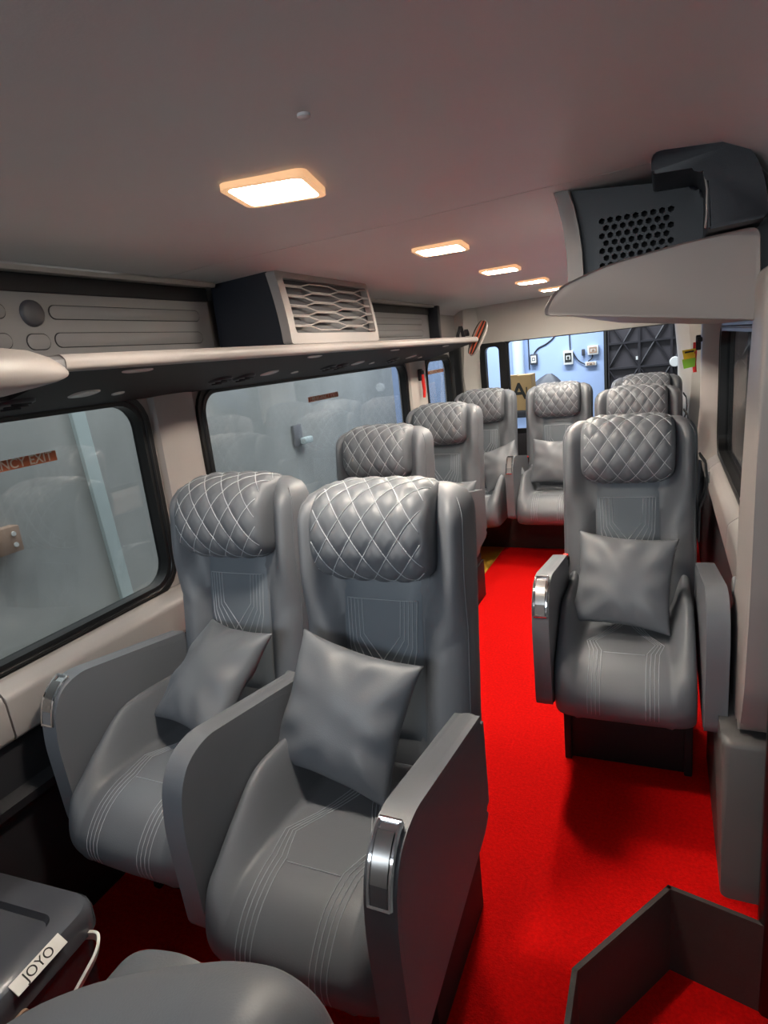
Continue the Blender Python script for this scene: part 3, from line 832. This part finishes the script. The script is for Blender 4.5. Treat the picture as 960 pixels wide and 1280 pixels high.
for r in range(7):
    for c in range(9):
        cx = -.135 + c * .0185 + (r % 2) * .00925; cz = 1.560 + r * .0165
        if cx > .02: continue
        holes.append([(cx + .24 + .0072 * cos(radians(60 * k + 30)), cz - 1.5 + .0072 * sin(radians(60 * k + 30))) for k in range(6)])
bm = BM(); plate(bm, [(p[0] + .24, p[1] - 1.5) for p in [(-.179, 1.50), (-.177, 1.55), (-.179, 1.60), (-.185, 1.65), (-.195, 1.70), (-.203, 1.737), (.17, 1.70), (.20, 1.65), (.215, 1.50)]], holes, 'Y', 0, .012)
obj('perforated_plate', bm, 'navy', rb, 0)
bm = BM(); prism(bm, [(p[0] + .24, p[1] - 1.5) for p in [(-.180, 1.50), (-.205, 1.736), (.16, 1.70), (.20, 1.65), (.21, 1.50)]], 'Y', .035, .60); obj('housing', bm, 'black', rb, 30)
bm = BM(); duct = rpoly([(-.024, 1.700), (-.026, 1.742), (.105, 1.742), (.150, 1.712), (.172, 1.660), (.183, 1.586), (.078, 1.580), (.078, 1.680), (.06, 1.697)], [.006, .02, .05, .05, .05, .01, .004, .02, .02], 4)
prism(bm, duct, 'Y', 1.475, 1.655, .006, 3)
du = tag(obj('duct_cover', bm, 'navy', None, 45), 'smooth black duct cover arching over the right rack end', 'duct cover')
bm = BM(); tube(bm, [(.074, 1.482, 1.585), (.076, 1.482, 1.61), (.076, 1.482, 1.655), (.070, 1.482, 1.688)], .0025, 6); obj('edge_trim', bm, 'beige', du, 180)

# ------------------------------------------------------------------ small things in the cabin
def hammer(loc, label, tagged):
    root = thing('emergency_hammer', label, 'emergency hammer', loc)
    s = -1 if tagged else 1
    bm = BM(); box(bm, -.012, .012, -.020, .020, -.02, .055, .006); box(bm, -.009, .018 , -.028, .028, .02, .045, .006); obj('holder', bm, 'black', root, 40)
    bm = BM(); tube(bm, [(s * .014, 0, .02), (s * .016, -.002, -.03), (s * .018, .002, -.08), (s * .014, .0, -.13)], lambda t: .011 - .003 * abs(t - .4), 10); obj('handle', bm, 'red', root, 60)
    if tagged:
        for nm, a, b, m in (('tag_top', -.010, -.055, 'yellow'), ('tag_bottom', -.056, -.100, 'green')):
            bm = BM(); prism(bm, [(-.075, a - .004), (-.012, a), (-.014, b), (-.066, b - .008)], 'Y', -.012, -.006); obj(nm, bm, m, root, 0)
        bm = BM(); prism(bm, [(-.062, -.022), (-.020, -.018), (-.020, -.026), (-.062, -.031)], 'Y', -.0128, -.012); obj('tag_print', bm, 'ink', root, 0)
    return root
hammer((-1.454, 3.88, 1.255), 'red emergency hammer in a black holder on the left pillar', False)
hammer((.160, 3.630, 1.295), 'red emergency hammer with yellow and green tag on the right pillar', True)

# striped slipper stuck out past the rack end
sl = thing('slipper', 'red and black striped slipper poking out past the end of the left rack', 'slipper', (-1.128, 4.150, 1.468))
mtx = basis(Vector((.085, .07, .20)), Vector((-.9, .25, .07)), (0, 0, 0))
def soleP(t, k):
    u = -1 + 2 * t; return .125 * u, k * .040 * sqrt(max(0, 1 - abs(u) ** 2.6)) * (1 + .12 * u)
outl = [soleP(i / 24, 1) for i in range(25)] + [soleP(1 - i / 24, -1) for i in range(1, 24)]
bm = BM(); prism(bm, outl, 'Z', -.012, .006, .003); bmesh.ops.transform(bm, matrix=mtx, verts=bm.verts[:]); obj('sole', bm, 'shoe_grey', sl, 50)
for k, m in ((-.72, 'ink'), (-.42, 'shoe_red'), (-.12, 'ink'), (.2, 'shoe_red'), (.52, 'shoe_grey'), (.78, 'ink')):
    bm = BM(); pts = []
    for i in range(19):
        t = .04 + .92 * i / 18; x, y = soleP(t, 1); pts.append(Vector((x, y * k, .007 + .012 * sin(pi * t) * (1 - k * k * .5))))
    ribbon(bm, pts, .0125, .006, (0, 1, 0)); bmesh.ops.transform(bm, matrix=mtx, verts=bm.verts[:]); obj('band', bm, m, sl, 50)
st = thing('shoulder_strap', 'looped black strap lying on the left rack end beside the slipper', 'strap', (-1.20, 3.98, 1.478))
bm = BM(); pts = [(.02, -.10, .002), (.03, -.06, .05), (.03, -.03, .07), (.02, .0, .03), (.0, .02, .004), (.01, .06, .03), (.03, .09, .05), (.05, .11, .01)]
ribbon(bm, cr_loop([(p[1], p[2]) for p in pts], 5)[:-5] and [Vector((.02, q.x, q.y)) for q in cr_loop([(p[1], p[2]) for p in pts], 5)[:36]], .022, .003, (1, 0, 0)); obj('webbing', bm, 'black', st, 50)

# storage box on the floor in front of the window seat
jb = thing('storage_box', 'dark see-through storage box with JOYO lid and white handle at lower left', 'storage box', (-1.262, .455, 0), radians(4))
JX, JY, JH = .186, .235, .36
bm = BM(); rings = []
for z, k in ((0, .84), (.01, .87), (.30, .955), (.305, .955)):
    rings.append([(p[0] * k, p[1] * k, z) for p in rrect(-JX, JX, -JY, JY, .045, 6)])
loft(bm, rings); obj('body', bm, 'boxbody', jb, 40)
bm = BM(); rings = []
for z, k in ((.300, 1.0), (.332, 1.0), (.348, .985), (.356, .955), (.3565, .93)):
    rings.append([(p[0] - (1 - k) * p[0], p[1] - (1 - k) * p[1], z) for p in rrect(-JX, JX, -JY, JY, .05, 6)])
for z, ix, iy, r in ((.3565, .135, .165, .03), (.344, .128, .158, .028), (.344, .05, .05, .02)):
    rings.append([(p[0], p[1], z) for p in rrect(-ix, ix, -iy, iy, r, 6)])
loft(bm, rings); lid = obj('lid', bm, 'boxlid', jb, 40)
bm = BM(); plate(bm, rrect(-.0135, .0135, -.034, .034, .006), [rrect(-.008, .008, -.024, .024, .003)], 'Z', .3445, .353); bmesh.ops.translate(bm, verts=bm.verts[:], vec=(.05, .02, 0)); obj('lid_tab', bm, 'bronze', lid, 40)
bm = BM(); box(bm, -.0012, .0012, -.056, .056, -.0135, .0135, mtx=Matrix.Translation((JX - .0022, .078, .3515)) @ Matrix.Rotation(radians(-52), 4, 'Y')); lab_ = obj('name_plate', bm, 'white', lid, 0)
text_obj('lettering', 'JOYO', .026, 'ink', lab_, basis((0, 1, 0), (-sin(radians(52)), 0, cos(radians(52))), (JX - .0022 + .0016 * cos(radians(52)), .078, .3515 + .0016 * sin(radians(52)))), .0004, 0)
bm = BM(); cl_ = [(-.05, .30), (.05, .30), (.05, .215), (-.05, .215)]
plate(bm, rrect(-.075, .035, .205, .305, .012), [rrect(-.055, .015, .222, .288, .006)], 'X', JX - .006, JX + .006); obj('clip', bm, 'bronze', jb, 40)
bm = BM(); hp = [(JX - .01, .185, .300), (JX + .018, .190, .298), (JX + .036, .165, .288), (JX + .040, .12, .272), (JX + .036, .05, .240), (JX + .034, -.05, .200), (JX + .034, -.12, .172), (JX + .03, -.18, .160), (JX - .01, -.19, .165)]
hpc = []
for i in range(len(hp) - 1):
    p0, p1, p2, p3 = [Vector(hp[max(0, min(len(hp) - 1, i + k))]) for k in (-1, 0, 1, 2)]
    for j in range(6):
        t = j / 6; hpc.append(.5 * ((2 * p1) + (p2 - p0) * t + (2 * p0 - 5 * p1 + 4 * p2 - p3) * t * t + (3 * p1 - p0 - 3 * p2 + p3) * t ** 3))
ribbon(bm, hpc, .020, .006, (.35, .0, 1)); hd_ = obj('handle', bm, 'white', jb, 50)
for i in range(6):
    k = 27 + i * 2; p = hpc[k]; d = (hpc[k + 1] - hpc[k - 1]).normalized()
    bm = BM(); box(bm, -.006, .006, -.0045, .0045, -.0042, .0042, mtx=basis(d, Vector((.35, 0, 1)), p)); obj('handle_slot', bm, 'ink', hd_, 0)

# front seat whose smooth top rises in the foreground
fs = thing('front_seat', 'smooth grey front seat whose rounded top fills the lower left foreground', 'seat', (-.350, .165, -.066), radians(0))
def fback(W_, zt, y0, dpt, R_):
    bm = BM(); rings = []
    for i in range(31):
        t = i / 30; z = .30 + (zt - .30) * (1 - (1 - t) ** 1.6); q = max(0, (z - (zt - R_)) / R_); rnd = sqrt(max(.004, 1 - q ** 2.3)); w = W_ - .10 * (1 - rnd)
        yy = y0 + (z - .4) * .10; ring = []
        for j in range(40):
            a = 2 * pi * j / 40; ca, sa = cos(a), sin(a)
            ring.append((w * abs(ca) ** .45 * (1 if ca > 0 else -1), yy + dpt * (.3 + .7 * rnd) * abs(sa) ** .6 * (1 if sa > 0 else -1), z))
        rings.append(ring)
    return loft(bm, rings)
prof = [(-.46, .40), (-.46, .67), (-.31, .808), (-.17, .905), (-.06, .968), (.03, 1.012), (.08, 1.022), (.115, 1.005), (.135, .95), (.145, .40)]
pr = rpoly(prof, [0, .08, .08, .1, .08, .05, .04, .04, .05, 0], 4)
bm = BM(); loft(bm, [[(-.12 + (p[0] + .12) * k, y, .55 + (p[1] - .55) * k) for p in pr] for y, k in ((0, .88), (.008, .925), (.025, .965), (.055, .995), (.085, 1.0), (.115, .99), (.138, .965), (.15, .93))])
obj('backrest', bm, 'leather', fs, 70)
bm = BM(); prism(bm, rpoly([(-.32, .45), (-.31, .70), (-.265, .775), (-.21, .825), (-.13, .845), (-.07, .82), (-.05, .76), (-.045, .45)], [0, .06, .06, .05, .05, .05, .05, 0], 5), 'Y', .152, .225, .022, 4); obj('side_wing', bm, 'leather', fs, 60)
bm = BM(); loft(bm, [[(p[0], p[1], z) for p in rrect(-.30 * k, .12 * k, -.50, -.02, .05)] for z, k in ((.27, .96), (.29, 1), (.42, 1), (.45, .95))]); obj('seat_cushion', bm, 'leather', fs, 50)
bm = BM(); box(bm, -.3, .1, -.42, .20, .066, .28, .01); box(bm, -.3, .1, .01, .14, .27, .42); box(bm, -.22, -.08, .16, .22, .27, .47); obj('seat_base', bm, 'black', fs, 40)

# ------------------------------------------------------------------ the garage around the van
GF = -.55
bm = BM(); box(bm, -3.3, 3.2, -2.5, 7.7, GF - .05, GF); struct(obj('ground', bm, 'gfloor', smooth=0), 'grey garage floor outside the windows')
bm = BM(); box(bm, -3.3, -3.2, -2.5, 7.7, GF, 3.2); struct(obj('garage_wall_left', bm, 'gwall', smooth=0), 'grey garage wall beyond the left windows')
bm = BM(); box(bm, -3.2, -.56, 7.5, 7.6, GF, 3.2); struct(obj('garage_wall_rear', bm, 'bwall', smooth=0), 'pale blue garage wall behind the van')
bm = BM(); box(bm, 2.6, 2.7, -2.5, 7.6, GF, 3.2); struct(obj('garage_wall_right', bm, 'gwall', smooth=0), 'garage wall beyond the right windows')
# batten, switch box on the left wall
bm = BM(); prism(bm, [(2.56, 1.9), (2.66, 1.9), (2.80, GF), (2.71, GF)], 'X', -3.2, -3.17, .004)
tag(obj('wall_batten', bm, 'strip', None, 0), 'pale straight batten on the grey wall outside the nearest left window', 'batten')
jbx = thing('junction_box', 'beige junction box on the grey wall outside the nearest left window', 'junction box', (-3.2, 2.03, .68))
bm = BM(); box(bm, 0, .07, -.08, .06, -.07, .07, .006); obj('case', bm, 'bronze', jbx, 30)
for z in (-.03, .03):
    bm = BM(); lathe(bm, [(.001, .076), (.012, .076), (.014, .069)], 14, 'X', (0, .02, z)); obj('knob', bm, 'white', jbx, 40)
pw = thing('wall_socket', 'small wall socket outside the long left window', 'socket', (-3.2, 5.03, .78))
bm = BM(); box(bm, 0, .03, -.07, .07, -.10, .10, .006); obj('plate', bm, 'panelgrey', pw, 30)
bm = BM(); box(bm, .03, .09, .01, .16, -.09, -.03, .012); obj('plug', bm, 'strip', pw, 40)
# rear wall furniture
bm = BM(); lathe(bm, [(.065, .70), (.065, 2.4)], 24, at=(-1.55, 7.42, 0)); tag(obj('round_column', bm, 'column', None, 50), 'shiny pale round pipe at the left of the blue wall', 'pipe')
def wbox(name, lab, cat, x0, x1, z0, z1, m, inner=None, d=.05):
    root = thing(name, lab, cat, ((x0 + x1) / 2, 7.5, z0)); w = (x1 - x0) / 2; h = z1 - z0
    bm = BM(); box(bm, -w, w, -d, 0, 0, h, .006); obj('case', bm, m, root, 30)
    if inner:
        bm = BM(); plate(bm, rrect(-w * .72, w * .72, h * .18, h * .85, .006), [rrect(-w * .45, w * .45, h * .35, h * .68, .004)], 'Y', -d - .004, -d + .001); obj('front_plate', bm, inner, root, 0)
        bm = BM(); box(bm, -w * .25, w * .25, -d - .010, -d, h * .42, h * .60, .002); obj('switch', bm, inner, root, 30)
    return root
wbox('switch_box', 'black and white switch box in the middle of the blue wall', 'switch box', -1.045, -.94, 1.115, 1.27, 'white', 'ink')
wbox('meter_box', 'large pale box on the blue wall near its right edge', 'box', -.78, -.665, 1.20, 1.30, 'white', 'bronze')
wbox('socket_plate', 'small dark socket left of the large pale box on the blue wall', 'socket', -.845, -.812, 1.20, 1.27, 'junk')
wbox('socket_strip', 'pale socket strip below the large box on the blue wall', 'socket', -.81, -.69, 1.08, 1.125, 'white', 'bronze', .04)
wbox('control_box', 'grey switch panel on the blue wall next to the pipe', 'switch box', -1.42, -1.34, 1.15, 1.27, 'junk', 'white')
def wire(lab, pts):
    bm = BM(); tube(bm, cat(pts), .007, 6); tag(obj('cable', bm, 'ink', None, 180), lab, 'cable')
def cat(P, n=8):
    out = []
    for i in range(len(P) - 1):
        p0, p1, p2, p3 = [Vector(P[max(0, min(len(P) - 1, i + k))]) for k in (-1, 0, 1, 2)]
        for j in range(n):
            t = j / n; out.append(.5 * ((2 * p1) + (p2 - p0) * t + (2 * p0 - 5 * p1 + 4 * p2 - p3) * t * t + (3 * p1 - p0 - 3 * p2 + p3) * t ** 3))
    return out + [Vector(P[-1])]
wire('thin cable rising from the black and white switch box', [(-.97, 7.48, 1.27), (-.975, 7.49, 1.45), (-.97, 7.49, 1.8), (-.98, 7.49, 2.4)])
wire('cable curving up across the blue wall from the grey switch panel', [(-1.38, 7.48, 1.27), (-1.33, 7.49, 1.33), (-1.22, 7.49, 1.38), (-1.13, 7.49, 1.47), (-1.08, 7.49, 1.7)])
wire('thin straight cable beside the round pipe on the blue wall', [(-1.44, 7.495, 1.1), (-1.44, 7.495, 1.5), (-1.445, 7.495, 2.4)])
wire('cable looping from the switch box to the pale socket strip', [(-.945, 7.48, 1.25), (-.90, 7.48, 1.17), (-.86, 7.48, 1.13), (-.81, 7.48, 1.10)])
wire('short cable between the large pale box and the socket strip', [(-.73, 7.48, 1.20), (-.74, 7.48, 1.16), (-.78, 7.48, 1.13)])
# bench with clutter and a cardboard box behind the rear row
bn = thing('workbench', 'dark metal workbench behind the rear row, cardboard box on it', 'workbench', (-1.15, 5.75, GF))
bm = BM(); box(bm, -.45, .48, -.28, .28, 1.34, 1.38, .004); obj('top', bm, 'junk', bn, 30)
for a in (-.42, .45):
    for b in (-.25, .25):
        bm = BM(); box(bm, a - .02, a + .02, b - .02, b + .02, 0, 1.34); obj('leg', bm, 'junk', bn, 0)
for z in (.5, .95):
    bm = BM(); box(bm, -.43, .46, -.26, .26, z, z + .02); obj('shelf', bm, 'junk', bn, 0)
for i, (x, y, z, r) in enumerate(((.05, -.18, .97, .07), (.22, -.15, .97, .05), (.12, -.15, .52, .09), (.30, -.1, .52, .06), (-.05, -.1, .52, .06))):
    bm = BM(); lathe(bm, [(r * .8, 0), (r, .01), (r, r * 2.2), (r * .8, r * 2.4), (r * .4, r * 2.5), (r * .4, r * 3)], 16, at=(-1.15 + x, 5.75 + y, GF + z))
    tag(obj('can', bm, 'junk', None, 40), 'dark can on a bench shelf, glimpsed between two rear seats', 'can', 'cans on the bench shelves')
cb = thing('cardboard_box', 'brown cardboard box marked with a large letter A', 'box', (-1.175, 5.62, GF + 1.381))
bm = BM(); box(bm, -.125, .125, -.10, .10, 0, .305, .003); obj('carton', bm, 'card', cb, 0)
bm = BM(); box(bm, -.125, .0, -.103, -.02, .304, .309, mtx=Matrix.Translation((0, 0, 0))); obj('flap', bm, 'card', cb, 0)
text_obj('lettering', 'A', .20, 'ink', cb, basis((1, 0, 0), (0, 0, 1), (.015, -.1012, .16)), .0005, .004)
bm = BM(); box(bm, .075, .085, -.1015, -.1, .07, .20); obj('ink_mark', bm, 'ink', cb, 0)
bm = BM(); rings = []
for z, k in ((0, 1), (.08, .95), (.20, .62), (.32, .25), (.36, .08)):
    rings.append([(.34 * k * cos(2 * pi * j / 18) * (1 + .12 * sin(5 * j)) + .05 * (1 - k), .22 * k * sin(2 * pi * j / 18) * (1 + .1 * cos(7 * j)), z) for j in range(18)])
loft(bm, rings); tag(obj('covered_heap', bm, 'junk', None, 30, (-1.10, 6.5, .72)), 'dark covered heap in front of the blue wall behind the rear seats', 'heap')
tb = thing('side_table', 'table behind the dark heap holding pale tools', 'table', (-1.25, 6.9, GF))
bm = BM(); box(bm, -.45, .45, -.55, .2, 1.22, 1.26, .004); obj('top', bm, 'junk', tb, 30)
for a in (-.42, .42):
    for b in (-.52, .17):
        bm = BM(); box(bm, a - .02, a + .02, b - .02, b + .02, 0, 1.22); obj('leg', bm, 'junk', tb, 0)
for x, w_, h_, m, lab in ((-1.52, .05, .36, 'white', 'tall white bottle on the table before the blue wall'), (-1.40, .07, .33, 'strip', 'pale tin on the table before the blue wall'), (-1.20, .10, .30, 'white', 'wide white tub on the table before the blue wall')):
    bm = BM(); lathe(bm, [(w_ * .9, 0), (w_, .02), (w_, h_ * .7), (w_ * .5, h_ * .85), (w_ * .45, h_)], 18, at=(x, 6.95, .712)); tag(obj('container', bm, m, None, 40), lab, 'container')
# dark folding gate right of the blue wall
gt_ = thing('metal_gate', 'dark steel gate with crossed bars right of the blue wall', 'gate', (.70, 7.0, GF))
bm = BM(); box(bm, -1.25, 1.6, 0, .04, 0, 3.4); obj('sheet', bm, 'gate', gt_, 0)
bm = BM(); box(bm, -1.27, -1.23, -.03, .5, 0, 3.4); obj('edge_post', bm, 'ink', gt_, 0)
for k in range(9):
    x = -1.23 + k * .30
    bm = BM(); box(bm, x - .012, x + .012, -.03, 0, 0, 3.4); obj('upright', bm, 'gatebar', gt_, 0)
for k in range(8):
    x = -1.23 + k * .30
    for j, z in enumerate((1.10, 1.60, 2.10, 2.6)):
        for a, b in (((x, z), (x + .30, z + .5)), ((x, z + .5), (x + .30, z))):
            if z > 2.5: continue
            bm = BM(); tube(bm, [(a[0], -.018, a[1]), (b[0], -.018, b[1])], .010, 5); obj('brace', bm, 'gatebar', gt_, 0)
for z in (1.10, 1.60, 1.85, 2.10, 2.6):
    bm = BM(); box(bm, -1.23, 1.5, -.028, 0, z - .010, z + .010); obj('crossbar', bm, 'gatebar', gt_, 0)
bm = BM(); lathe(bm, [(.001, -.05), (.045, -.05), (.05, -.04), (.05, 0)], 24, 'Y', (.70 - .60, 7.0 - .03, 1.07)); tag(obj('wall_disc', bm, 'white', None, 40), 'round white disc on the dark gate', 'disc')
bm = BM(); box(bm, -.262, -.222, 6.99, 6.9995, 1.12, 1.155); tag(obj('paper_label', bm, 'white', None, 0), 'tiny white paper label on the dark gate', 'label')

# ------------------------------------------------------------------ light
w = bpy.data.worlds.new('w'); S.world = w; w.use_nodes = True
bg = w.node_tree.nodes['Background']; bg.inputs[0].default_value = (.80, .88, 1, 1); bg.inputs[1].default_value = .05
def area(name, loc, rot, sx, sy, power, col):
    l = bpy.data.lights.new(name, 'AREA'); l.shape = 'RECTANGLE'; l.size = sx; l.size_y = sy; l.energy = power; l.color = col
    o = bpy.data.objects.new(name, l); C.objects.link(o); o.location = loc; o.rotation_euler = rot; return o
area('garage_lamp_left', (-2.5, 3.0, 3.1), (0, radians(10), 0), .4, 5, 62, (.90, .97, 1.0))
area('garage_lamp_rear', (-1.2, 6.2, 3.1), (radians(12), 0, 0), 2.5, .4, 88, (.88, .94, 1.0))
area('front_fill', (-.85, -1.7, 1.68), (radians(90), 0, 0), 1.5, .6, 14, (.86, .95, 1.0))  # unseen fill light added at the front to brighten the seat backs
